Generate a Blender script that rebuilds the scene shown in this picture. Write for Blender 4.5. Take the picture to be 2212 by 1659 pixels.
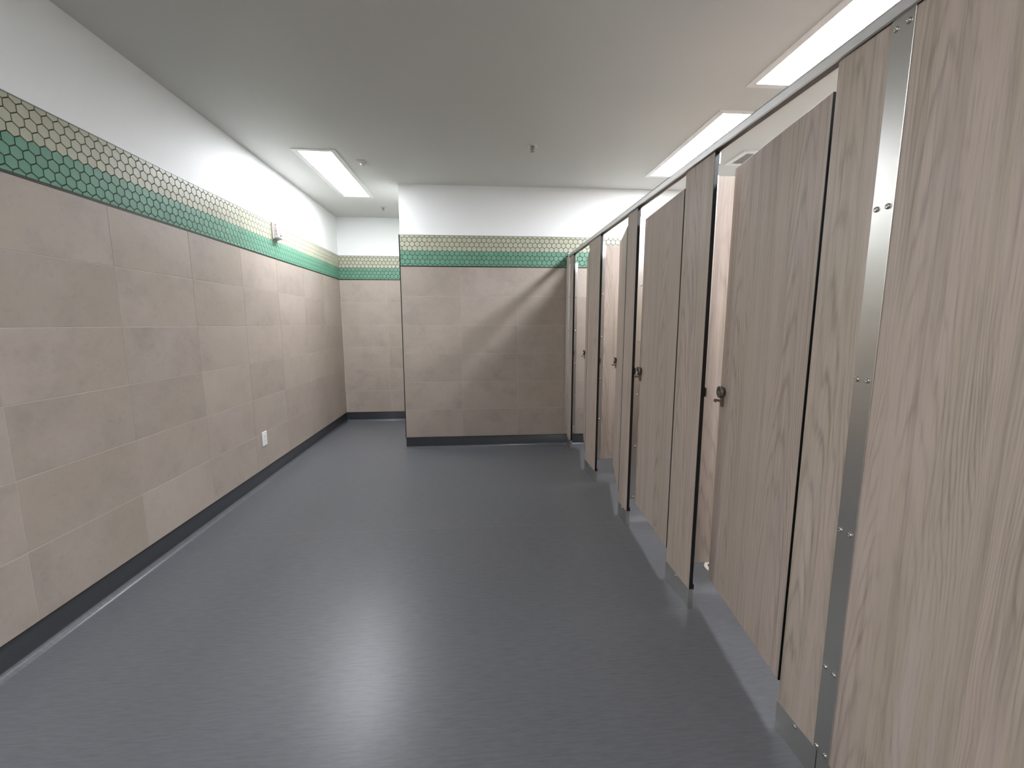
import bpy, bmesh, math, random
from mathutils import Matrix, Vector

random.seed(7)
for o in list(bpy.data.objects):
    bpy.data.objects.remove(o, do_unlink=True)
scene = bpy.context.scene
COL = scene.collection

# ------------------------------------------------------------------ camera
IMG_W = 2212.0
F_PX, YAW, PITCH, ROLL, CAM_H = 925.0, 0.0798, 0.1392, -0.0011, 1.3576
fw = Vector((math.sin(YAW) * math.cos(PITCH), math.cos(YAW) * math.cos(PITCH), -math.sin(PITCH)))
r0 = Vector((math.cos(YAW), -math.sin(YAW), 0))
u0 = r0.cross(fw)
rv = r0 * math.cos(ROLL) + u0 * math.sin(ROLL)
uv_ = u0 * math.cos(ROLL) - r0 * math.sin(ROLL)
cam_data = bpy.data.cameras.new('camera')
cam_data.sensor_fit = 'HORIZONTAL'
cam_data.sensor_width = 36.0
cam_data.lens = 36.0 * F_PX / IMG_W
cam_data.clip_start = 0.02
cam = bpy.data.objects.new('camera', cam_data)
COL.objects.link(cam)
cm = Matrix((rv, uv_, -fw)).transposed().to_4x4()
cm.translation = Vector((0, 0, CAM_H))
cam.matrix_world = cm
scene.camera = cam

# ------------------------------------------------------------------ world, exposure, lamp strength
world = bpy.data.worlds.new('world')
scene.world = world
world.use_nodes = True
world.node_tree.nodes['Background'].inputs[0].default_value = (0.05, 0.05, 0.05, 1)
world.node_tree.nodes['Background'].inputs[1].default_value = 0.0
vs = scene.view_settings
vs.view_transform = 'Standard'
vs.look = 'None'
vs.gamma = 1.0
vs.use_curve_mapping = False
vs.exposure = 1.68
LAMP = 21.0           # radiance of the fixture lenses
LAMP_COLOR = (0.96, 0.985, 1.05)

# ------------------------------------------------------------------ room dimensions (metres)
XL, YF, XE, YB, ZC = -1.849, 6.10, -0.797, 4.657, 2.769
XR, YN = 2.72, -3.2
ZB = 0.125            # top of the cove base
ROW = 0.305
COLW = 0.61
ZG = ZB + 6 * ROW     # underside of the hexagon band
ZT = 2.272            # top of the hexagon band
ZM = 2.113            # line where cream meets green
PROUD = 0.010
XS = 0.992            # front face of the cubicles
PT = 0.018            # panel thickness


# ------------------------------------------------------------------ helpers
def lin(c):
    return tuple(((v / 255.0) / 12.92 if v / 255.0 <= 0.04045 else ((v / 255.0 + 0.055) / 1.055) ** 2.4) for v in c)


def link(o, parent=None):
    COL.objects.link(o)
    if parent is not None:
        o.parent = parent
    return o


def to_obj(name, bm, mats, parent=None, smooth=False):
    me = bpy.data.meshes.new(name)
    bm.normal_update()
    bm.to_mesh(me)
    bm.free()
    for m in (mats if isinstance(mats, (list, tuple)) else [mats]):
        me.materials.append(m)
    if smooth:
        for p in me.polygons:
            p.use_smooth = True
    return link(bpy.data.objects.new(name, me), parent)


def empty(name, loc, rz=0.0):
    o = bpy.data.objects.new(name, None)
    o.empty_display_size = 0.05
    o.location = loc
    o.rotation_euler = (0, 0, rz)
    return link(o)


def tag(o, label, cat, group=None):
    o['label'] = label
    o['category'] = cat
    if group:
        o['group'] = group
    return o


def structure(o, label=None):
    o['kind'] = 'structure'
    if label:
        o['label'] = label
    return o


def add_box(bm, x0, x1, y0, y1, z0, z1, mi=0, bev=0.0):
    vs_ = [bm.verts.new(p) for p in ((x0, y0, z0), (x1, y0, z0), (x1, y1, z0), (x0, y1, z0),
                                     (x0, y0, z1), (x1, y0, z1), (x1, y1, z1), (x0, y1, z1))]
    fs = [bm.faces.new([vs_[i] for i in q]) for q in
          ((3, 2, 1, 0), (4, 5, 6, 7), (0, 1, 5, 4), (1, 2, 6, 5), (2, 3, 7, 6), (3, 0, 4, 7))]
    for f in fs:
        f.material_index = mi
    if bev > 0:
        es = list({e for f in fs for e in f.edges})
        r = bmesh.ops.bevel(bm, geom=es, offset=bev, segments=1, affect='EDGES', profile=0.5)
        for f in r['faces']:
            f.material_index = mi
    return fs


def box_obj(name, dims, mats, parent=None, bev=0.0):
    bm = bmesh.new()
    add_box(bm, *dims, bev=bev)
    return to_obj(name, bm, mats, parent)


def prism_obj(name, poly, axis, a0, a1, mats, parent=None):
    """polygon in the plane across `axis`, extruded from a0 to a1 along it"""
    def P(p, a):
        return {'x': (a, p[0], p[1]), 'y': (p[0], a, p[1]), 'z': (p[0], p[1], a)}[axis]
    bm = bmesh.new()
    A = [bm.verts.new(P(p, a0)) for p in poly]
    B = [bm.verts.new(P(p, a1)) for p in poly]
    n = len(poly)
    bm.faces.new(A)
    bm.faces.new(B[::-1])
    for i in range(n):
        bm.faces.new((A[i], B[i], B[(i + 1) % n], A[(i + 1) % n]))
    bmesh.ops.recalc_face_normals(bm, faces=bm.faces)
    return to_obj(name, bm, mats, parent)


def lathe(bm, profile, seg=16, mat=None, mi=0):
    """profile of (radius, height) around local Z, mapped by mat"""
    mat = mat or Matrix.Identity(4)
    rings = []
    for r, h in profile:
        if r < 1e-6:
            rings.append([bm.verts.new(mat @ Vector((0, 0, h)))])
        else:
            rings.append([bm.verts.new(mat @ Vector((r * math.cos(2 * math.pi * i / seg),
                                                     r * math.sin(2 * math.pi * i / seg), h))) for i in range(seg)])
    for a, b in zip(rings, rings[1:]):
        for i in range(seg):
            j = (i + 1) % seg
            if len(a) == 1 and len(b) == 1:
                continue
            if len(a) == 1:
                f = bm.faces.new((a[0], b[i], b[j]))
            elif len(b) == 1:
                f = bm.faces.new((a[i], b[0], a[j]))
            else:
                f = bm.faces.new((a[i], b[i], b[j], a[j]))
            f.material_index = mi
            f.smooth = True


def facing(n, origin=(0, 0, 0)):
    """matrix turning local Z to direction n"""
    q = Vector((0, 0, 1)).rotation_difference(Vector(n))
    m = q.to_matrix().to_4x4()
    m.translation = Vector(origin)
    return m


# ------------------------------------------------------------------ materials
def new_mat(name):
    m = bpy.data.materials.new(name)
    m.use_nodes = True
    nt = m.node_tree
    b = nt.nodes['Principled BSDF']
    return m, nt, b


def N(nt, typ, **kw):
    n = nt.nodes.new(typ)
    for k, v in kw.items():
        setattr(n, k, v)
    return n


def simple(name, rgb, rough=0.5, metal=0.0, spec=0.5):
    m, nt, b = new_mat(name)
    b.inputs['Base Color'].default_value = (*lin(rgb), 1)
    b.inputs['Roughness'].default_value = rough
    b.inputs['Metallic'].default_value = metal
    b.inputs['Specular IOR Level'].default_value = spec
    return m


def ramp(nt, stops):
    r = N(nt, 'ShaderNodeValToRGB')
    e = r.color_ramp.elements
    while len(e) < len(stops):
        e.new(0.5)
    for el, (p, c) in zip(e, stops):
        el.position = p
        el.color = (*c, 1)
    return r


def object_coords(nt, random_offset=True):
    tc = N(nt, 'ShaderNodeTexCoord')
    if not random_offset:
        return tc.outputs['Object'], None
    oi = N(nt, 'ShaderNodeObjectInfo')
    mu = N(nt, 'ShaderNodeMath', operation='MULTIPLY')
    mu.inputs[1].default_value = 137.0
    nt.links.new(oi.outputs['Random'], mu.inputs[0])
    ad = N(nt, 'ShaderNodeVectorMath', operation='ADD')
    nt.links.new(tc.outputs['Object'], ad.inputs[0])
    nt.links.new(mu.outputs[0], ad.inputs[1])
    return ad.outputs[0], oi.outputs['Random']


def paint_mat(name, rgb, rough=0.6, bump=0.04):
    m, nt, b = new_mat(name)
    b.inputs['Base Color'].default_value = (*lin(rgb), 1)
    b.inputs['Roughness'].default_value = rough
    b.inputs['Specular IOR Level'].default_value = 0.4
    co, _ = object_coords(nt, False)
    no = N(nt, 'ShaderNodeTexNoise')
    no.inputs['Scale'].default_value = 180
    no.inputs['Detail'].default_value = 3
    nt.links.new(co, no.inputs['Vector'])
    bp = N(nt, 'ShaderNodeBump')
    bp.inputs['Strength'].default_value = bump
    bp.inputs['Distance'].default_value = 0.002
    nt.links.new(no.outputs['Fac'], bp.inputs['Height'])
    nt.links.new(bp.outputs['Normal'], b.inputs['Normal'])
    return m


def tile_mat():
    m, nt, b = new_mat('taupe_porcelain')
    co, rnd = object_coords(nt)
    n1 = N(nt, 'ShaderNodeTexNoise')
    n1.inputs['Scale'].default_value = 4.2
    n1.inputs['Detail'].default_value = 9
    n1.inputs['Roughness'].default_value = 0.66
    nt.links.new(co, n1.inputs['Vector'])
    r1 = ramp(nt, [(0.30, lin((161, 150, 140))), (0.50, lin((174, 162, 151))), (0.72, lin((183, 172, 162)))])
    nt.links.new(n1.outputs['Fac'], r1.inputs[0])
    n2 = N(nt, 'ShaderNodeTexNoise')
    n2.inputs['Scale'].default_value = 2.1
    n2.inputs['Detail'].default_value = 4
    nt.links.new(co, n2.inputs['Vector'])
    r2 = ramp(nt, [(0.40, (0, 0, 0)), (0.68, (1, 1, 1))])
    nt.links.new(n2.outputs['Fac'], r2.inputs[0])
    k = N(nt, 'ShaderNodeMath', operation='MULTIPLY')
    k.inputs[1].default_value = 0.55
    nt.links.new(r2.outputs[0], k.inputs[0])
    mx = N(nt, 'ShaderNodeMixRGB')
    mx.inputs[2].default_value = (*lin((166, 153, 138)), 1)
    nt.links.new(k.outputs[0], mx.inputs[0])
    nt.links.new(r1.outputs[0], mx.inputs[1])
    # small dark flecks
    n3 = N(nt, 'ShaderNodeTexNoise')
    n3.inputs['Scale'].default_value = 38
    n3.inputs['Detail'].default_value = 5
    nt.links.new(co, n3.inputs['Vector'])
    r3 = ramp(nt, [(0.28, (0.86, 0.86, 0.86)), (0.42, (1, 1, 1))])
    nt.links.new(n3.outputs['Fac'], r3.inputs[0])
    m2 = N(nt, 'ShaderNodeMixRGB', blend_type='MULTIPLY')
    m2.inputs[0].default_value = 0.5
    nt.links.new(mx.outputs[0], m2.inputs[1])
    nt.links.new(r3.outputs[0], m2.inputs[2])
    # each tile a little lighter or darker than the next
    mr = N(nt, 'ShaderNodeMapRange')
    mr.inputs['To Min'].default_value = 0.94
    mr.inputs['To Max'].default_value = 1.05
    nt.links.new(rnd, mr.inputs['Value'])
    m3 = N(nt, 'ShaderNodeMixRGB', blend_type='MULTIPLY')
    m3.inputs[0].default_value = 1.0
    nt.links.new(m2.outputs[0], m3.inputs[1])
    nt.links.new(mr.outputs[0], m3.inputs[2])
    nt.links.new(m3.outputs[0], b.inputs['Base Color'])
    b.inputs['Roughness'].default_value = 0.48
    b.inputs['Specular IOR Level'].default_value = 0.45
    return m


def hex_mat(name, rgb, vary=0.10):
    m, nt, b = new_mat(name)
    co, rnd = object_coords(nt)
    no = N(nt, 'ShaderNodeTexNoise')
    no.inputs['Scale'].default_value = 14
    no.inputs['Detail'].default_value = 4
    nt.links.new(co, no.inputs['Vector'])
    mr = N(nt, 'ShaderNodeMapRange')
    mr.inputs['To Min'].default_value = 1 - vary
    mr.inputs['To Max'].default_value = 1 + vary
    ad = N(nt, 'ShaderNodeMath', operation='ADD')
    nt.links.new(rnd, ad.inputs[0])
    nt.links.new(no.outputs['Fac'], ad.inputs[1])
    hf = N(nt, 'ShaderNodeMath', operation='MULTIPLY')
    hf.inputs[1].default_value = 0.5
    nt.links.new(ad.outputs[0], hf.inputs[0])
    nt.links.new(hf.outputs[0], mr.inputs['Value'])
    mx = N(nt, 'ShaderNodeMixRGB', blend_type='MULTIPLY')
    mx.inputs[0].default_value = 1
    mx.inputs[1].default_value = (*lin(rgb), 1)
    nt.links.new(mr.outputs[0], mx.inputs[2])
    nt.links.new(mx.outputs[0], b.inputs['Base Color'])
    b.inputs['Roughness'].default_value = 0.38
    return m


def wood_mat():
    m, nt, b = new_mat('greige_wood_laminate')
    co, rnd = object_coords(nt)
    sp = N(nt, 'ShaderNodeSeparateXYZ')
    nt.links.new(co, sp.inputs[0])
    across = N(nt, 'ShaderNodeMath', operation='ADD')
    nt.links.new(sp.outputs['X'], across.inputs[0])
    nt.links.new(sp.outputs['Y'], across.inputs[1])

    def vec(sa, sz):
        a = N(nt, 'ShaderNodeMath', operation='MULTIPLY')
        a.inputs[1].default_value = sa
        nt.links.new(across.outputs[0], a.inputs[0])
        z = N(nt, 'ShaderNodeMath', operation='MULTIPLY')
        z.inputs[1].default_value = sz
        nt.links.new(sp.outputs['Z'], z.inputs[0])
        c = N(nt, 'ShaderNodeCombineXYZ')
        nt.links.new(a.outputs[0], c.inputs['X'])
        nt.links.new(z.outputs[0], c.inputs['Y'])
        return c.outputs[0], a.outputs[0]

    def noise(sa, sz, detail, rough=0.55):
        v, _ = vec(sa, sz)
        n = N(nt, 'ShaderNodeTexNoise')
        n.inputs['Scale'].default_value = 1.0
        n.inputs['Detail'].default_value = detail
        n.inputs['Roughness'].default_value = rough
        nt.links.new(v, n.inputs['Vector'])
        return n.outputs['Fac']

    def math_(op, a, b_):
        n = N(nt, 'ShaderNodeMath', operation=op)
        for i, v in enumerate((a, b_)):
            if isinstance(v, (int, float)):
                n.inputs[i].default_value = v
            else:
                nt.links.new(v, n.inputs[i])
        return n.outputs[0]

    # broad plank-like bands
    bands = noise(9.0, 0.35, 3)
    rb = ramp(nt, [(0.28, lin((170, 157, 146))), (0.42, lin((186, 171, 160))), (0.55, lin((177, 164, 149))), (0.66, lin((191, 177, 167))), (0.80, lin((176, 163, 148)))])
    nt.links.new(bands, rb.inputs[0])
    # cathedral figure: nested parabolas, one set per 0.37 m wide plank, warped by noise
    w1 = math_('ADD', across.outputs[0], math_('MULTIPLY', noise(4.0, 0.55, 3), 0.22))
    fr = math_('SUBTRACT', math_('FRACT', math_('MULTIPLY', w1, 1 / 0.37), 0.0), 0.5)
    al = math_('MULTIPLY', fr, 0.37)
    par = math_('MULTIPLY', math_('MULTIPLY', al, al), 2900.0)
    s = math_('ADD', math_('ADD', par, math_('MULTIPLY', sp.outputs['Z'], 34.0)), math_('MULTIPLY', noise(26.0, 1.9, 4, 0.65), 11.0))
    sn = N(nt, 'ShaderNodeMath', operation='SINE')
    nt.links.new(s, sn.inputs[0])
    rc = ramp(nt, [(0.0, (1.03, 1.03, 1.03)), (0.58, (1, 1, 1)), (0.90, (0.84, 0.83, 0.82)), (1.0, (0.70, 0.69, 0.68))])
    sh = math_('MULTIPLY', math_('ADD', sn.outputs[0], 1.0), 0.5)
    nt.links.new(sh, rc.inputs[0])
    amt = N(nt, 'ShaderNodeMapRange')
    amt.inputs['From Min'].default_value = 0.40
    amt.inputs['From Max'].default_value = 0.66
    amt.inputs['To Max'].default_value = 1.0
    nt.links.new(noise(11.0, 0.9, 3), amt.inputs['Value'])
    m1 = N(nt, 'ShaderNodeMixRGB', blend_type='MULTIPLY')
    nt.links.new(amt.outputs[0], m1.inputs[0])
    nt.links.new(rb.outputs[0], m1.inputs[1])
    nt.links.new(rc.outputs[0], m1.inputs[2])
    # fine pores and streaks
    fine = noise(210.0, 5.0, 4, 0.6)
    rf = ramp(nt, [(0.28, (0.74, 0.73, 0.71)), (0.48, (1, 1, 1)), (0.75, (1.08, 1.07, 1.06))])
    nt.links.new(fine, rf.inputs[0])
    m2 = N(nt, 'ShaderNodeMixRGB', blend_type='MULTIPLY')
    m2.inputs[0].default_value = 0.75
    nt.links.new(m1.outputs[0], m2.inputs[1])
    nt.links.new(rf.outputs[0], m2.inputs[2])
    streak = noise(46.0, 0.9, 4, 0.6)
    rs = ramp(nt, [(0.28, (0.70, 0.69, 0.68)), (0.50, (1, 1, 1))])
    nt.links.new(streak, rs.inputs[0])
    m3 = N(nt, 'ShaderNodeMixRGB', blend_type='MULTIPLY')
    m3.inputs[0].default_value = 0.8
    nt.links.new(m2.outputs[0], m3.inputs[1])
    nt.links.new(rs.outputs[0], m3.inputs[2])
    nt.links.new(m3.outputs[0], b.inputs['Base Color'])
    b.inputs['Roughness'].default_value = 0.45
    b.inputs['Specular IOR Level'].default_value = 0.4
    bp = N(nt, 'ShaderNodeBump')
    bp.inputs['Strength'].default_value = 0.05
    bp.inputs['Distance'].default_value = 0.001
    nt.links.new(fine, bp.inputs['Height'])
    nt.links.new(bp.outputs['Normal'], b.inputs['Normal'])
    return m


def floor_mat(name, rgb_lo, rgb_hi, rough):
    m, nt, b = new_mat(name)
    co, _ = object_coords(nt, False)
    mp = N(nt, 'ShaderNodeMapping')
    mp.inputs['Scale'].default_value = (14, 110, 40)
    nt.links.new(co, mp.inputs['Vector'])
    n1 = N(nt, 'ShaderNodeTexNoise')
    n1.inputs['Scale'].default_value = 1
    n1.inputs['Detail'].default_value = 5
    n1.inputs['Roughness'].default_value = 0.65
    nt.links.new(mp.outputs[0], n1.inputs['Vector'])
    r = ramp(nt, [(0.28, lin(rgb_lo)), (0.46, tuple((a + c) / 2 for a, c in zip(lin(rgb_lo), lin(rgb_hi)))), (0.60, lin(rgb_hi))])
    nt.links.new(n1.outputs['Fac'], r.inputs[0])
    n2 = N(nt, 'ShaderNodeTexNoise')
    n2.inputs['Scale'].default_value = 1.6
    n2.inputs['Detail'].default_value = 3
    nt.links.new(co, n2.inputs['Vector'])
    mr = N(nt, 'ShaderNodeMapRange')
    mr.inputs['To Min'].default_value = rough - 0.04
    mr.inputs['To Max'].default_value = rough + 0.04
    nt.links.new(n2.outputs['Fac'], mr.inputs['Value'])
    nt.links.new(mr.outputs[0], b.inputs['Roughness'])
    nt.links.new(r.outputs[0], b.inputs['Base Color'])
    b.inputs['Specular IOR Level'].default_value = 0.42
    n3 = N(nt, 'ShaderNodeTexNoise')
    n3.inputs['Scale'].default_value = 240
    n3.inputs['Detail'].default_value = 2
    nt.links.new(co, n3.inputs['Vector'])
    bp = N(nt, 'ShaderNodeBump')
    bp.inputs['Strength'].default_value = 0.05
    bp.inputs['Distance'].default_value = 0.001
    nt.links.new(n3.outputs['Fac'], bp.inputs['Height'])
    nt.links.new(bp.outputs['Normal'], b.inputs['Normal'])
    return m


def steel_mat(name, rgb, rough):
    m, nt, b = new_mat(name)
    b.inputs['Metallic'].default_value = 1.0
    b.inputs['Roughness'].default_value = rough
    b.inputs['Base Color'].default_value = (*lin(rgb), 1)
    return m


def lamp_mat(k):
    m = bpy.data.materials.new('glowing_lens')
    m.use_nodes = True
    nt = m.node_tree
    for n in list(nt.nodes):
        nt.nodes.remove(n)
    e = N(nt, 'ShaderNodeEmission')
    e.inputs[0].default_value = (*LAMP_COLOR, 1)
    e.inputs[1].default_value = LAMP * k
    o = N(nt, 'ShaderNodeOutputMaterial')
    nt.links.new(e.outputs[0], o.inputs[0])
    return m


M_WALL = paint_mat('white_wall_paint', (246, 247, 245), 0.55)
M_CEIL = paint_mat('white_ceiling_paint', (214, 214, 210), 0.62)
M_TILE = tile_mat()
M_GROUT = simple('light_grout', (196, 185, 175), 0.8)
M_HGROUT = simple('dark_green_grout', (62, 66, 52), 0.75)
M_CREAM = hex_mat('sage_cream_glaze', (176, 176, 154))
M_GREEN = hex_mat('sea_green_glaze', (98, 146, 122), 0.13)
M_WOOD = wood_mat()
M_CORE = simple('black_core', (16, 15, 15), 0.4)
M_FLOOR = floor_mat('grey_vinyl', (95, 96, 100), (106, 108, 112), 0.34)
M_BASE = simple('charcoal_cove', (61, 63, 67), 0.32)
M_SEAM = simple('weld_rod', (120, 121, 124), 0.35)
M_STEEL = steel_mat('brushed_stainless', (212, 210, 205), 0.32)
M_BOLT = steel_mat('polished_bolt', (205, 203, 198), 0.16)
M_RAIL = steel_mat('anodised_aluminium', (220, 220, 219), 0.48)
M_DARKMETAL = steel_mat('dark_latch_metal', (138, 130, 125), 0.30)
M_TRIMBLACK = simple('black_trim', (14, 14, 14), 0.4)
M_TRIMDARK = simple('bronze_trim', (52, 48, 42), 0.4, 0.3)
M_TRIMGREY = simple('grey_trim', (150, 152, 150), 0.4, 0.3)
M_WHITE = simple('white_plastic', (236, 236, 234), 0.35)
M_FRAME = simple('white_enamel', (232, 232, 230), 0.4)
M_GRILLE = simple('grey_grille', (150, 146, 140), 0.6)
M_RED = simple('red_print', (196, 60, 52), 0.5)
M_CLEAR = simple('frosted_lens', (225, 220, 220), 0.15)
M_CREAMPL = simple('ivory_plastic', (232, 226, 212), 0.35)
M_VOID = simple('dark_void', (20, 19, 18), 0.8)


# ------------------------------------------------------------------ the setting
def plane_wall(name, dims, mat, label):
    return structure(box_obj(name, dims, mat), label)


floor = structure(box_obj('floor', (XL - 0.1, XR + 0.1, YN - 0.1, YF + 0.1, -0.08, 0.0), M_FLOOR), 'grey flecked sheet vinyl floor')
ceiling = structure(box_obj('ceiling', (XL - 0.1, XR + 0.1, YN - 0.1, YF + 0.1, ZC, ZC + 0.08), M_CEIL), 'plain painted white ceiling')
box_obj('weld_seam', (XL + 0.03, XR, 2.738, 2.7405, -0.001, 0.0003), M_SEAM, floor)

wall_left = structure(box_obj('wall_left', (XL - PROUD - 0.1, XL - PROUD, YN, YF + 0.1, 0, ZC), M_WALL), 'left wall, white above a green hexagon band and taupe tiles')
wall_far = structure(box_obj('wall_far', (XL - PROUD, XE + PROUD, YF + PROUD, YF + PROUD + 0.1, 0, ZC), M_WALL), 'far wall of the recess beside the block')
wall_back = structure(box_obj('wall_back', (XE + PROUD, XR, YB + PROUD, YF + PROUD + 0.1, 0, ZC), M_WALL), 'projecting wall block facing the room')
wall_right = structure(box_obj('wall_right', (XR + PROUD, XR + 0.1, YN, YB + PROUD, 0, ZC), M_WALL), 'right wall behind the cubicles')
wall_near = structure(box_obj('wall_near', (XL - PROUD, XR, YN - 0.1, YN, 0, ZC), M_WALL), 'wall behind the viewpoint')


def clip_poly(poly, u0_, u1_, v0_, v1_):
    def cut(ps, inside, inter):
        out = []
        for i, a in enumerate(ps):
            b = ps[(i + 1) % len(ps)]
            ia, ib = inside(a), inside(b)
            if ia:
                out.append(a)
            if ia != ib:
                out.append(inter(a, b))
        return out

    def iu(c):
        return lambda a, b: (c, a[1] + (b[1] - a[1]) * (c - a[0]) / (b[0] - a[0]))

    def iv(c):
        return lambda a, b: (a[0] + (b[0] - a[0]) * (c - a[1]) / (b[1] - a[1]), c)
    for ins, it in ((lambda p: p[0] >= u0_, iu(u0_)), (lambda p: p[0] <= u1_, iu(u1_)),
                    (lambda p: p[1] >= v0_, iv(v0_)), (lambda p: p[1] <= v1_, iv(v1_))):
        if not poly:
            return poly
        poly = cut(poly, ins, it)
    return poly


def area(poly):
    return 0.5 * sum(poly[i][0] * poly[(i + 1) % len(poly)][1] - poly[(i + 1) % len(poly)][0] * poly[i][1] for i in range(len(poly)))


def inset(poly, d):
    """shift every edge of a convex ccw polygon inwards by d"""
    n = len(poly)
    out = []
    for i in range(n):
        p, a, b = Vector(poly[i - 1]), Vector(poly[i]), Vector(poly[(i + 1) % n])
        e1, e2 = (a - p), (b - a)
        if e1.length < 1e-6 or e2.length < 1e-6:
            out.append(tuple(a))
            continue
        e1.normalize()
        e2.normalize()
        n1, n2 = Vector((-e1.y, e1.x)), Vector((-e2.y, e2.x))
        k = n1 + n2
        out.append(tuple(a + k * (d / max(0.35, k.dot(n1)))))
    return out


def slab_geo(bm, poly, depth, cham, mat=None):
    """tile: chamfered face at n=0, sides going back to -depth; local (u, v, n)"""
    mat = mat or Matrix.Identity(4)
    ins = inset(poly, cham)
    A = [bm.verts.new(mat @ Vector((p[0], p[1], 0))) for p in ins]
    B = [bm.verts.new(mat @ Vector((p[0], p[1], -cham * 0.7))) for p in poly]
    C = [bm.verts.new(mat @ Vector((p[0], p[1], -depth))) for p in poly]
    n = len(poly)
    bm.faces.new(A)
    for i in range(n):
        j = (i + 1) % n
        bm.faces.new((B[i], B[j], A[j], A[i]))
        bm.faces.new((C[i], C[j], B[j], B[i]))


MESH_CACHE = {}


def tile_obj(name, poly, depth, cham, mat, frame, parent):
    c = (sum(p[0] for p in poly) / len(poly), sum(p[1] for p in poly) / len(poly))
    loc = [(p[0] - c[0], p[1] - c[1]) for p in poly]
    key = (mat.name, depth, tuple((round(p[0], 4), round(p[1], 4)) for p in loc))
    me = MESH_CACHE.get(key)
    if me is None:
        bm = bmesh.new()
        slab_geo(bm, loc, depth, cham)
        me = bpy.data.meshes.new(name)
        bm.normal_update()
        bm.to_mesh(me)
        bm.free()
        me.materials.append(mat)
        MESH_CACHE[key] = me
    o = bpy.data.objects.new(name, me)
    link(o, parent)
    o.matrix_world = frame @ Matrix.Translation((c[0], c[1], 0))
    return o


def frame_of(origin, u, n):
    u, n = Vector(u), Vector(n)
    v = n.cross(u)
    m = Matrix((u, v, n)).transposed().to_4x4()
    m.translation = Vector(origin)
    return m


# wall planes: u runs along the wall, v is up, n points into the room
FR_LEFT = frame_of((XL, 0, 0), (0, 1, 0), (1, 0, 0))          # u = Y, v = Z ?
if FR_LEFT.to_3x3() @ Vector((0, 1, 0)) != Vector((0, 0, 1)):
    FR_LEFT = Matrix(((0, 0, 1, XL), (1, 0, 0, 0), (0, 1, 0, 0), (0, 0, 0, 1)))
FR_BACK = Matrix(((1, 0, 0, 0), (0, 0, -1, YB), (0, 1, 0, 0), (0, 0, 0, 1)))   # u = X, n = -Y
FR_FAR = Matrix(((1, 0, 0, 0), (0, 0, -1, YF), (0, 1, 0, 0), (0, 0, 0, 1)))
FR_RET = Matrix(((0, 0, -1, XE), (-1, 0, 0, 0), (0, 1, 0, 0), (0, 0, 0, 1)))   # u = -Y, n = -X


def tile_wall(wall, frame, u_lo, u_hi, joint):
    """courses of 305 x 610 tiles in stack bond with open joints over a grout bed"""
    g = 0.0015
    k = math.floor((u_lo - joint) / COLW)
    while joint + k * COLW < u_hi - 1e-6:
        a, b = max(u_lo, joint + k * COLW), min(u_hi, joint + (k + 1) * COLW)
        k += 1
        if b - a < 0.015:
            continue
        for r in range(6):
            z0, z1 = ZB + r * ROW, ZB + (r + 1) * ROW
            top = g if r < 5 else 0.006
            poly = [(a + g, z0 + g), (b - g, z0 + g), (b - g, z1 - top), (a + g, z1 - top)]
            tile_obj('wall_tile', poly, 0.008, 0.0007, M_TILE, frame, wall)


HP = 0.0512
HR = HP / math.sqrt(3)
HROW = HP * math.sqrt(3) / 2


def hex_poly(cu, cv, gap):
    r = HR - gap / math.sqrt(3)
    return [(cu + r * math.cos(math.radians(90 + 60 * i)), cv + r * math.sin(math.radians(90 + 60 * i))) for i in range(6)]


def hex_band(wall, frame, u_lo, u_hi, phase, single):
    """phase: centre of one hexagon in the lowest cream row. single(u): built one by one here, else joined"""
    rest = {M_CREAM.name: bmesh.new(), M_GREEN.name: bmesh.new()}
    any_rest = False
    for r in range(-4, 4):
        cv = ZM + (r + 0.5) * HROW
        mat = M_CREAM if r >= 0 else M_GREEN
        off = 0.0 if r % 2 == 0 else HP / 2
        k = math.floor((u_lo - phase) / HP) - 1
        while phase + off + k * HP < u_hi + HP:
            cu = phase + off + k * HP
            k += 1
            poly = clip_poly(hex_poly(cu, cv, 0.0042), u_lo + 0.001, u_hi - 0.001, ZG + 0.007, ZT - 0.005)
            if len(poly) < 3 or area(poly) < 2.5e-5:
                continue
            cl = []
            for p in poly:
                if not cl or (Vector(p) - Vector(cl[-1])).length > 5e-4:
                    cl.append(p)
            if (Vector(cl[0]) - Vector(cl[-1])).length < 5e-4:
                cl.pop()
            if len(cl) < 3:
                continue
            if single(cu):
                tile_obj('hex_tile', cl, 0.0072, 0.0013, mat, frame, wall)
            else:
                slab_geo(rest[mat.name], cl, 0.0072, 0.0013, frame)
                any_rest = True
    for nm, bm in rest.items():
        if any_rest and len(bm.faces):
            o = to_obj('hex_tile_field', bm, bpy.data.materials[nm], wall)
            o['kind'] = 'stuff'
        else:
            bm.free()


def bed(wall, frame, u_lo, u_hi):
    """grout beds and metal edge strips, laid on the plaster"""
    def strip(nm, v0, v1, n0, n1, mat):
        bm = bmesh.new()
        add_box(bm, u_lo, u_hi, v0, v1, n0, n1)
        bmesh.ops.transform(bm, matrix=frame, verts=bm.verts)
        to_obj(nm, bm, mat, wall)
    strip('grout_bed', ZB, ZG, -PROUD, -0.0012, M_GROUT)
    strip('hex_grout_bed', ZG, ZT, -PROUD, -0.0032, M_HGROUT)
    strip('edge_trim', ZG - 0.0045, ZG + 0.0055, -PROUD, 0.0012, M_TRIMDARK)
    strip('edge_trim', ZT - 0.004, ZT, -PROUD, 0.0008, M_TRIMGREY)
    strip('edge_trim', ZB - 0.004, ZB, -PROUD, 0.0006, M_TRIMDARK)


tile_wall(wall_left, FR_LEFT, YN, YF, 2.4077)
hex_band(wall_left, FR_LEFT, YN, YF, 1.974 + HP / 2, lambda u: 1.80 < u < 3.72)
bed(wall_left, FR_LEFT, YN, YF)

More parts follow.
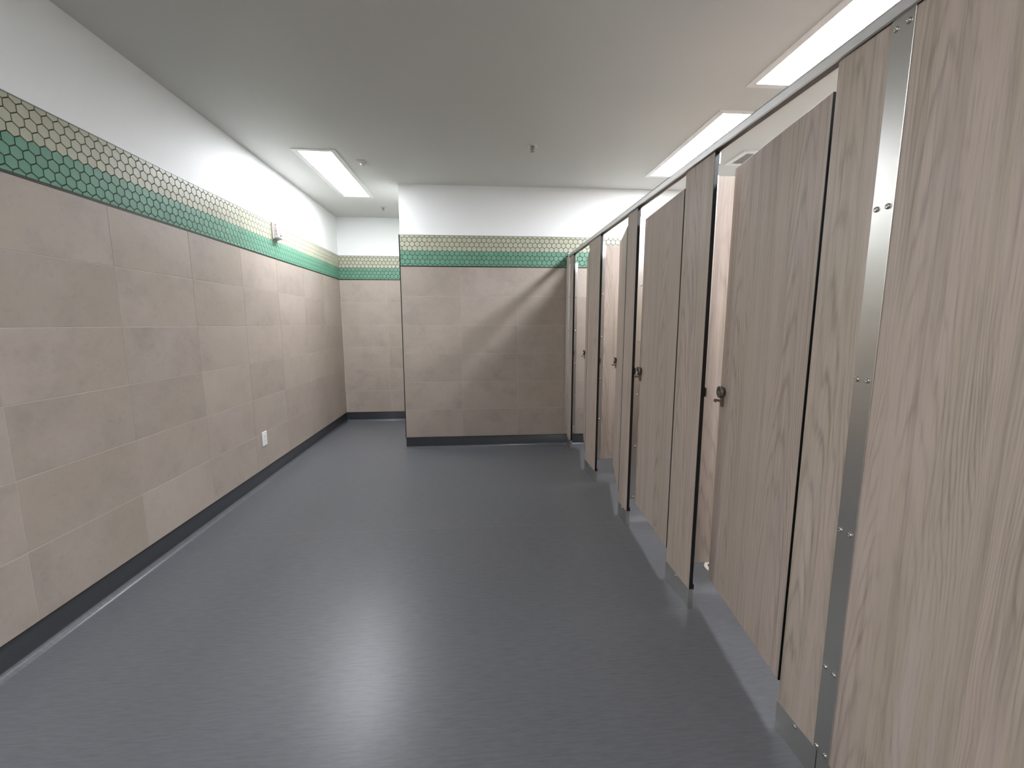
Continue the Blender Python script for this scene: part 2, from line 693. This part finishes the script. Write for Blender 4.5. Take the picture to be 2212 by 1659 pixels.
tile_wall(wall_back, FR_BACK, XE + 0.008, XR, -0.175)
hex_band(wall_back, FR_BACK, XE + 0.008, XR, -0.740, lambda u: u < 1.10)
bed(wall_back, FR_BACK, XE, XR)

tile_wall(wall_far, FR_FAR, XL, XE + PROUD, -1.234)
hex_band(wall_far, FR_FAR, XL, XE + PROUD, -1.792, lambda u: True)
bed(wall_far, FR_FAR, XL, XE + PROUD)

FR_RIGHT = Matrix(((0, 0, -1, XR), (-1, 0, 0, 0), (0, 1, 0, 0), (0, 0, 0, 1)))   # u = -Y, n = -X
tile_wall(wall_right, FR_RIGHT, -YB, -YN, -YB)
bed(wall_right, FR_RIGHT, -YB, -YN)

# side of the block (turned away from the viewpoint)
tile_wall(wall_back, FR_RET, -YF, -YB - 0.008, -YB - 0.008 - COLW)
hex_band(wall_back, FR_RET, -YF, -YB - 0.008, -5.0, lambda u: False)
bed(wall_back, FR_RET, -YF, -YB)

# black angle on the outside corner of the block
trim = prism_obj('trim_1', [(XE - 0.0015, YB - 0.002), (XE + 0.0075, YB - 0.002), (XE + 0.0075, YB + 0.003),
                            (XE + 0.004, YB + 0.003), (XE + 0.004, YB + 0.0075), (XE - 0.0015, YB + 0.0075)],
                 'z', ZB - 0.004, ZT, M_TRIMBLACK)
structure(trim, 'black metal angle on the corner of the tiled block')


# coved base: a profile swept along each wall, mitred at the corners
def cove(name, along, a0, a1, place, label, m0=0.0, m1=0.0):
    """profile (d, z): d = distance out of the tile face. m0/m1: how the end shifts per unit of d"""
    prof = [(-0.008, 0.0), (-0.008, ZB - 0.004), (-0.004, ZB - 0.004), (-0.003, ZB - 0.007)]
    R, fz = 0.030, 0.0008
    for i in range(9):
        t = i / 8 * math.pi / 2
        prof.append((-0.003 + R * (1 - math.cos(t)), fz + R * (1 - math.sin(t))))
    prof.append((-0.003 + R + 0.004, 0.0))
    bm = bmesh.new()
    A = [bm.verts.new(place(a0 + m0 * d, d, z)) for d, z in prof]
    B = [bm.verts.new(place(a1 + m1 * d, d, z)) for d, z in prof]
    n = len(prof)
    bm.faces.new(A)
    bm.faces.new(B[::-1])
    for i in range(n):
        f = bm.faces.new((A[i], B[i], B[(i + 1) % n], A[(i + 1) % n]))
        f.smooth = 3 <= i <= n - 3
        f.material_index = 1 if 6 <= i <= n - 2 else 0
    bmesh.ops.recalc_face_normals(bm, faces=bm.faces)
    return structure(to_obj(name, bm, [M_BASE, M_FLOOR]), label)


cove('baseboard_left', 'y', YN, YF, lambda a, d, z: (XL + d, a, z), 'charcoal coved base along the left wall', 0, -1)
cove('baseboard_far', 'x', XL, XE, lambda a, d, z: (a, YF - d, z), 'charcoal coved base of the recess wall', 1, -1)
cove('baseboard_return', 'y', YB, YF, lambda a, d, z: (XE - d, a, z), 'charcoal coved base on the side of the block', -1, -1)
cove('baseboard_back', 'x', XE, XR, lambda a, d, z: (a, YB - d, z), 'charcoal coved base along the front of the block', -1, 0)


# ------------------------------------------------------------------ cubicles
def laminate(name, dims, axis, parent, bev=0.0012):
    """solid panel: wood faces across `axis`, black core on the edges"""
    bm = bmesh.new()
    add_box(bm, *dims, bev=bev)
    bm.normal_update()
    ax = 'xy'.index(axis)
    for f in bm.faces:
        f.material_index = 0 if abs(f.normal[ax]) > 0.9 else 1
    return to_obj(name, bm, [M_WOOD, M_CORE], parent)


BOLT = None


def bolt(parent, pos, n):
    """domed bolt head; n is the way it faces"""
    global BOLT
    if BOLT is None:
        bm = bmesh.new()
        lathe(bm, [(0.0070, 0.0), (0.0068, 0.0018), (0.0054, 0.0040), (0.0030, 0.0054), (0.0026, 0.0040), (0.0, 0.0040)], 14)
        BOLT = bpy.data.meshes.new('bolt')
        bm.normal_update()
        bm.to_mesh(BOLT)
        bm.free()
        BOLT.materials.append(M_BOLT)
    o = bpy.data.objects.new('bolt', BOLT)
    link(o, parent)
    o.matrix_local = facing(n, pos)
    return o


PIL_TOP, SHOE = 2.0655, 0.102
BOLT_Z = [0.169, 0.528, 0.887, 1.246, 1.605, 1.964]


def pilaster(y_near, y_far, label, shoe_bolt=None, clip=True, tab=True, tile=None):
    """front post panel; root stands on the floor at its middle"""
    yc = (y_near + y_far) / 2
    h = (y_far - y_near) / 2
    t = tag(empty('pilaster', (XS, yc, 0)), label, 'pilaster', 'pilasters along the cubicle front')
    laminate('panel', (0, PT, -h, h, SHOE - 0.004, PIL_TOP), 'x', t)
    # folded floor shoe with open inside
    bm = bmesh.new()
    add_box(bm, -0.0022, -0.0006, -h - 0.001, h + 0.001, 0, SHOE)
    add_box(bm, PT + 0.0006, PT + 0.0022, -h - 0.001, h + 0.001, 0, SHOE)
    add_box(bm, -0.0006, PT + 0.0006, -h - 0.001, -h + 0.0006, 0, SHOE - 0.001)
    add_box(bm, -0.0006, PT + 0.0006, h - 0.0006, h + 0.001, 0, SHOE - 0.001)
    sh = to_obj('shoe', bm, M_STEEL, t)
    bolt(sh, (-0.0022, (shoe_bolt - yc) if shoe_bolt else 0.0, 0.090), (-1, 0, 0))
    if clip:
        box_obj('shoe_clip', (PT + 0.0004, PT + 0.006, -h - 0.0006, -h + 0.022, SHOE - 0.004, 0.124), M_CORE, t)
    if tab:
        box_obj('rail_bracket', (PT, PT + 0.0075, -h, h, 2.016, 2.0645), M_DARKMETAL, t, 0.0008)
    return t


p_wall = pilaster(4.452, 4.645, 'narrow wood-grain pilaster fixed against the tiled block wall', clip=False)
p1 = pilaster(3.480, 3.826, 'wide wood-grain pilaster, second from the tiled block wall', shoe_bolt=3.640)
p2 = pilaster(2.683, 2.854, 'slim wood-grain pilaster left of the almost closed door')
p3 = pilaster(1.817, 2.067, 'wood-grain pilaster left of the nearest door', shoe_bolt=1.949)
p4 = pilaster(1.036, 1.2035, 'wood-grain pilaster right of the nearest door, edged by a steel strip', clip=False, shoe_bolt=1.121)
p5 = pilaster(-0.34, 1.030, 'very wide wood-grain panel filling the right edge, beside the steel strip', clip=False, tab=False)

# steel strip that joins the last two panels
yc4 = (1.036 + 1.2035) / 2
strip = box_obj('joining_strip', (-0.0038, -0.0004, 0.990 - yc4, 1.046 - yc4, SHOE + 0.002, 2.066), M_STEEL, p4, 0.0006)
strip['label'] = 'bolted brushed steel strip'
for z in (0.118, 0.378, 0.797, 1.214, 1.637, 2.040):
    for y in (1.0035, 1.034):
        bolt(strip, (-0.0038, y - yc4, z), (-1, 0, 0))

# wall angle of the first pilaster
yw = (4.452 + 4.645) / 2
ang = prism_obj('wall_bracket', [(-0.0025, 4.612 - yw), (-0.0004, 4.612 - yw), (-0.0004, 4.6455 - yw), (-0.034, 4.6455 - yw), (-0.034, 4.6434 - yw), (-0.0025, 4.6434 - yw)], 'z', SHOE + 0.03, 2.06, M_STEEL, p_wall)
ang2 = prism_obj('wall_bracket', [(PT + 0.0025, 4.600 - yw), (PT + 0.0004, 4.600 - yw), (PT + 0.0004, 4.6455 - yw), (PT + 0.070, 4.6455 - yw), (PT + 0.070, 4.6434 - yw), (PT + 0.0025, 4.6434 - yw)], 'z', 0.15, 2.0, M_STEEL, p_wall)
for z in BOLT_Z:
    bolt(ang, (-0.0025, 4.626 - yw, z + 0.04), (-1, 0, 0))
    bolt(ang2, (PT + 0.057, 4.6434 - yw, z + 0.04), (0, -1, 0))

# head rail: extruded anti-grip channel
RX0 = -0.012
rail = tag(empty('head_rail', (XS, 1.0, 0)), 'long aluminium head rail running along the tops of the cubicle pilasters', 'rail')
prof = [(RX0, 2.066), (RX0 - 0.001, 2.090), (RX0 + 0.008, 2.1015), (PT + 0.002, 2.1015), (PT + 0.011, 2.090), (PT + 0.010, 2.066), (PT + 0.003, 2.066), (PT + 0.003, 2.086), (-0.003, 2.086), (-0.003, 2.066)]
prism_obj('channel', prof, 'y', -1.33, 3.6465, M_RAIL, rail)
box_obj('wall_cup', (RX0 - 0.003, PT + 0.013, 3.642, 3.6565, 2.060, 2.106), M_STEEL, rail, 0.001)


def partition(y_mid, label, bracket=True):
    t = tag(empty('cubicle_partition', (XS + PT + 0.004, y_mid, 0)), label, 'partition', 'partitions between the cubicles')
    x1 = XR - (XS + PT + 0.004) - 0.012
    laminate('panel', (0, x1, -0.0065, 0.0065, 0.160, 2.010), 'y', t)
    for s in (-1, 1):
        ft = -0.0035
        pr = [(ft, s * 0.007), (0.066, s * 0.007), (0.066, s * 0.009), (ft + 0.002, s * 0.009), (ft + 0.002, s * 0.040), (ft, s * 0.040)]
        b = prism_obj('bracket', pr, 'z', 0.152, 2.012, M_STEEL, t)
        for z in BOLT_Z:
            bolt(b, (0.048, s * 0.009, z), (0, s, 0))
    # rear angle on the wall
    b = prism_obj('bracket', [(x1 - 0.05, -0.007), (x1 + 0.010, -0.007), (x1 + 0.010, -0.040), (x1 + 0.008, -0.040), (x1 + 0.008, -0.009), (x1 - 0.05, -0.009)], 'z', 0.152, 2.0, M_STEEL, t)
    return t


partition(3.637, 'wood-grain partition fixed behind the wide pilaster second from the block wall')
partition(2.768, 'wood-grain partition with bolted steel bracket seen beside the almost closed door')
partition(1.946, 'pale lit wood-grain partition seen in the gap beside the nearest door')
partition(1.024, 'wood-grain partition behind the steel-edged pilaster, hidden from the viewpoint')


def latch(leaf, y, z):
    """round knob on a stem with a small two-pronged pull under it; faces -X"""
    bm = bmesh.new()
    lathe(bm, [(0.0, 0.0), (0.020, 0.0), (0.020, 0.008), (0.0255, 0.009), (0.0265, 0.011), (0.0265, 0.020), (0.0250, 0.0215), (0.021, 0.0215), (0.021, 0.0205), (0.0, 0.0205)], 24, facing((-1, 0, 0), (0.0, y, z)))
    root = to_obj('latch', bm, M_DARKMETAL, leaf)
    box_obj('slot', (-0.0222, -0.0207, y - 0.009, y + 0.009, z - 0.0022, z + 0.0022), M_BOLT, root)
    bm = bmesh.new()
    add_box(bm, -0.010, -0.0002, y - 0.009, y + 0.009, z - 0.064, z - 0.022, bev=0.0015)
    ps = [(-0.006, z - 0.034), (-0.006, z - 0.048), (-0.030, z - 0.040), (-0.034, z - 0.046), (-0.040, z - 0.040), (-0.034, z - 0.030)]
    lo = [bm.verts.new((p[0], y - 0.008, p[1])) for p in ps]
    hi = [bm.verts.new((p[0], y + 0.008, p[1])) for p in ps]
    bm.faces.new(lo)
    bm.faces.new(hi[::-1])
    for k in range(6):
        bm.faces.new((lo[k], hi[k], hi[(k + 1) % 6], lo[(k + 1) % 6]))
    bmesh.ops.recalc_face_normals(bm, faces=bm.faces)
    to_obj('pull', bm, M_DARKMETAL, root)
    return root


def door(y_hinge, width, angle, label):
    """leaf hinged on its near edge, swinging inwards (towards +X); root at the hinge on the floor"""
    t = tag(empty('cubicle_door', (XS, y_hinge, 0), -math.radians(angle)), label, 'door', 'cubicle doors')
    leaf = laminate('leaf', (0, PT, 0, width, 0.170, 1.995), 'x', t)
    for z in (0.32, 1.84):
        h = bmesh.new()
        lathe(h, [(0.0, -0.05), (0.006, -0.05), (0.006, 0.05), (0.0, 0.05)], 12, Matrix.Translation((PT + 0.006, 0.0, z)))
        add_box(h, PT + 0.0005, PT + 0.0035, 0.004, 0.052, z - 0.045, z + 0.045)
        to_obj('hinge', h, M_STEEL, t)
    latch(leaf, width - 0.034, 1.062)
    return t


door(3.834, 0.600, 12.5, 'narrowly visible open wood-grain door, nearest the tiled block wall')
door(2.862, 0.602, 14.0, 'wood-grain door standing widest open, hinged right on the slim pilaster')
door(2.075, 0.600, 4.4, 'wood-grain door standing almost closed, second door from the right')
door(1.2125, 0.596, 8.0, 'nearest and largest wood-grain door, standing slightly open')

# strike plates on the pilasters, behind the free edge of each door
for p, yn in ((p1, 3.480), (p2, 2.683), (p3, 1.817), (p_wall, 4.452)):
    yc = p.location.y
    box_obj('strike_plate', (PT, PT + 0.0055, yn - yc - 0.009, yn - yc + 0.034, 1.034, 1.076), M_DARKMETAL, p, 0.001)


# ------------------------------------------------------------------ floor drain under the partition
t = tag(empty('floor_drain', (1.322, 2.140, 0.0)), 'round ivory floor drain on the floor, half hidden by the nearest door', 'drain')
bm = bmesh.new()
lathe(bm, [(0.0, 0.0004), (0.066, 0.0004), (0.064, 0.004), (0.052, 0.005), (0.050, 0.0028), (0.0, 0.0028)], 40)
to_obj('ring', bm, M_CREAMPL, t)
bm = bmesh.new()
for k in range(6):
    a = k * math.pi / 3 + 0.3
    pts = []
    for rr, da in ((0.018, -0.30), (0.047, -0.36), (0.047, 0.36), (0.018, 0.30)):
        pts.append((rr * math.cos(a + da), rr * math.sin(a + da), 0.0032))
    bm.faces.new([bm.verts.new(p) for p in pts])
to_obj('slot', bm, M_VOID, t)
bm = bmesh.new()
lathe(bm, [(0.007, 0.0028), (0.006, 0.005), (0.0, 0.0052)], 14)
to_obj('screw', bm, M_BOLT, t)


# ------------------------------------------------------------------ ceiling fixtures
def ceiling_light(x0, x1, y0, y1, label, power):
    xc, yc = (x0 + x1) / 2, (y0 + y1) / 2
    w, l = (x1 - x0) / 2, (y1 - y0) / 2
    t = tag(empty('ceiling_light', (xc, yc, ZC)), label, 'light', 'recessed ceiling lights')
    bm = bmesh.new()
    fx, fy, zt_ = 0.042, 0.040, -0.001
    for d in ((-w, -w + fx, -l, l), (w - fx, w, -l, l), (-w + fx, w - fx, -l, -l + fy), (-w + fx, w - fx, l - fy, l)):
        add_box(bm, d[0], d[1], d[2], d[3], -0.006, 0.0005)
    to_obj('frame', bm, M_FRAME, t)
    bm = bmesh.new()
    iw, il = w - fx, l - fy
    add_box(bm, -iw, iw, -il, il, -0.0045, 0.0)
    to_obj('lens', bm, lamp_mat(power), t)
    return t


ceiling_light(-1.490, -1.140, 3.825, 5.167, 'glowing ceiling light panel near the left wall', 0.70)
ceiling_light(1.630, 1.980, 2.952, 4.262, 'glowing ceiling light panel over the cubicles, the farther one', 0.84)
ceiling_light(1.622, 1.972, 1.355, 2.672, 'glowing ceiling light panel over the cubicles, cut by the top of the picture', 0.84)
ceiling_light(1.622, 1.972, -0.250, 1.065, 'ceiling light panel over the near cubicle, above the view', 0.84)
ceiling_light(-1.490, -1.140, -1.450, -0.108, 'ceiling light panel behind the viewpoint', 1.15)


def sprinkler(x, y, label):
    t = tag(empty('fire_sprinkler', (x, y, ZC)), label, 'sprinkler', 'ceiling fire sprinklers')
    bm = bmesh.new()
    lathe(bm, [(0.0, 0.0), (0.038, 0.0), (0.037, -0.004), (0.026, -0.010), (0.022, -0.004), (0.0, -0.004)], 28)
    to_obj('escutcheon', bm, M_STEEL, t)
    bm = bmesh.new()
    lathe(bm, [(0.013, -0.004), (0.013, -0.018), (0.009, -0.020), (0.0, -0.020)], 16)
    for s in (-1, 1):
        add_box(bm, s * 0.011 - 0.0018, s * 0.011 + 0.0018, -0.002, 0.002, -0.040, -0.018)
    add_box(bm, -0.0128, 0.0128, -0.002, 0.002, -0.043, -0.039)
    lathe(bm, [(0.0, -0.018), (0.0022, -0.018), (0.0022, -0.040), (0.0, -0.040)], 8)
    to_obj('frame_arms', bm, M_DARKMETAL, t)
    bm = bmesh.new()
    lathe(bm, [(0.0, -0.043), (0.004, -0.043), (0.014, -0.047), (0.014, -0.0485), (0.0, -0.0485)], 20)
    to_obj('deflector', bm, M_STEEL, t)
    return t


sprinkler(0.457, 3.645, 'metal fire sprinkler in the middle of the ceiling')
sprinkler(-1.128, 5.580, 'small fire sprinkler on the ceiling of the recess')

t = tag(empty('ceiling_sensor', (-0.992, 4.098, ZC)), 'small square white ceiling sensor beside the left light', 'sensor')
box_obj('plate', (-0.038, 0.038, -0.060, 0.060, -0.006, 0.0), M_CEIL, t, 0.0015)
bm = bmesh.new()
lathe(bm, [(0.024, -0.006), (0.023, -0.012), (0.018, -0.021), (0.010, -0.027), (0.0, -0.029)], 20)
to_obj('dome', bm, M_CLEAR, t)
bm = bmesh.new()
lathe(bm, [(0.030, -0.006), (0.0295, -0.0085), (0.0235, -0.0085), (0.0235, -0.006)], 24)
ring = to_obj('ring', bm, simple('pink_ring', (206, 178, 176), 0.4), t)

t = tag(empty('ceiling_vent', (2.365, 3.738, ZC)), 'square exhaust grille on the ceiling above the cubicles', 'vent')
bm = bmesh.new()
for d in ((-0.152, -0.112, -0.152, 0.152), (0.112, 0.152, -0.152, 0.152), (-0.112, 0.112, -0.152, -0.115), (-0.112, 0.112, 0.115, 0.152)):
    add_box(bm, *d, -0.011, 0.0)
to_obj('frame', bm, M_FRAME, t)
g = box_obj('grille', (-0.112, 0.112, -0.115, 0.115, -0.0015, 0.0), M_GRILLE, t)
for k in range(14):
    y = -0.107 + k * 0.0165
    box_obj('slat', (-0.112, 0.112, y - 0.005, y + 0.005, -0.006, -0.0015), M_GRILLE, g)

# ------------------------------------------------------------------ wall fixtures on the left
t = tag(empty('fire_alarm', (XL, 4.252, 2.208)), 'white fire alarm horn and strobe on the left wall', 'alarm')
box_obj('back_plate', (0.0015, 0.018, -0.055, 0.055, -0.080, 0.080), M_WHITE, t, 0.004)
bm = bmesh.new()
add_box(bm, 0.018, 0.064, -0.052, 0.010, -0.074, 0.076, bev=0.006)
to_obj('strobe_body', bm, M_WHITE, t)
bm = bmesh.new()
add_box(bm, 0.018, 0.052, 0.016, 0.050, -0.074, 0.074, bev=0.006)
horn = to_obj('horn', bm, M_WHITE, t)
for k in range(5):
    box_obj('horn_slot', (0.0518, 0.0526, 0.022, 0.044, -0.046 + k * 0.022, -0.040 + k * 0.022), M_GRILLE, horn)
box_obj('strobe_lens', (0.064, 0.074, -0.040, -0.002, -0.050, 0.050), M_CLEAR, t, 0.003)
txt = bpy.data.curves.new('lettering', 'FONT')
txt.body = 'F\nI\nR\nE'
txt.size = 0.028
txt.space_line = 0.92
txt.align_x = 'CENTER'
txt.align_y = 'CENTER'
txt.extrude = 0.0003
tmp = bpy.data.objects.new('tmp_text', txt)
COL.objects.link(tmp)
bpy.context.view_layer.update()
dg = bpy.context.evaluated_depsgraph_get()
me = bpy.data.meshes.new_from_object(tmp.evaluated_get(dg))
bpy.data.objects.remove(tmp, do_unlink=True)
me.materials.clear()
me.materials.append(M_RED)
lt = link(bpy.data.objects.new('lettering', me), t)
lt.matrix_local = Matrix(((1, 0, 0, 0.038), (0, 0, -1, -0.0524), (0, 1, 0, 0.0), (0, 0, 0, 1)))
lt['label'] = 'red letters FIRE'

t = tag(empty('power_outlet', (XL, 3.762, 0.380)), 'white electrical outlet low on the taupe tiled left wall', 'outlet')
box_obj('cover_plate', (0.0003, 0.006, -0.040, 0.040, -0.061, 0.061), M_WHITE, t, 0.002)
face = box_obj('receptacle', (0.006, 0.0085, -0.017, 0.017, -0.034, 0.034), M_WHITE, t, 0.0008)
for s in (-1, 1):
    for y, hh in ((-0.006, 0.0045), (0.006, 0.0036)):
        box_obj('slot', (0.0084, 0.0087, y - 0.0009, y + 0.0009, s * 0.018 - hh, s * 0.018 + hh), M_VOID, face)
for s in (-1, 1):
    bm = bmesh.new()
    lathe(bm, [(0.0034, 0.0), (0.003, 0.0012), (0.0, 0.0015)], 10, facing((1, 0, 0), (0.006, 0.0, s * 0.048)))
    to_obj('screw', bm, M_WHITE, t)
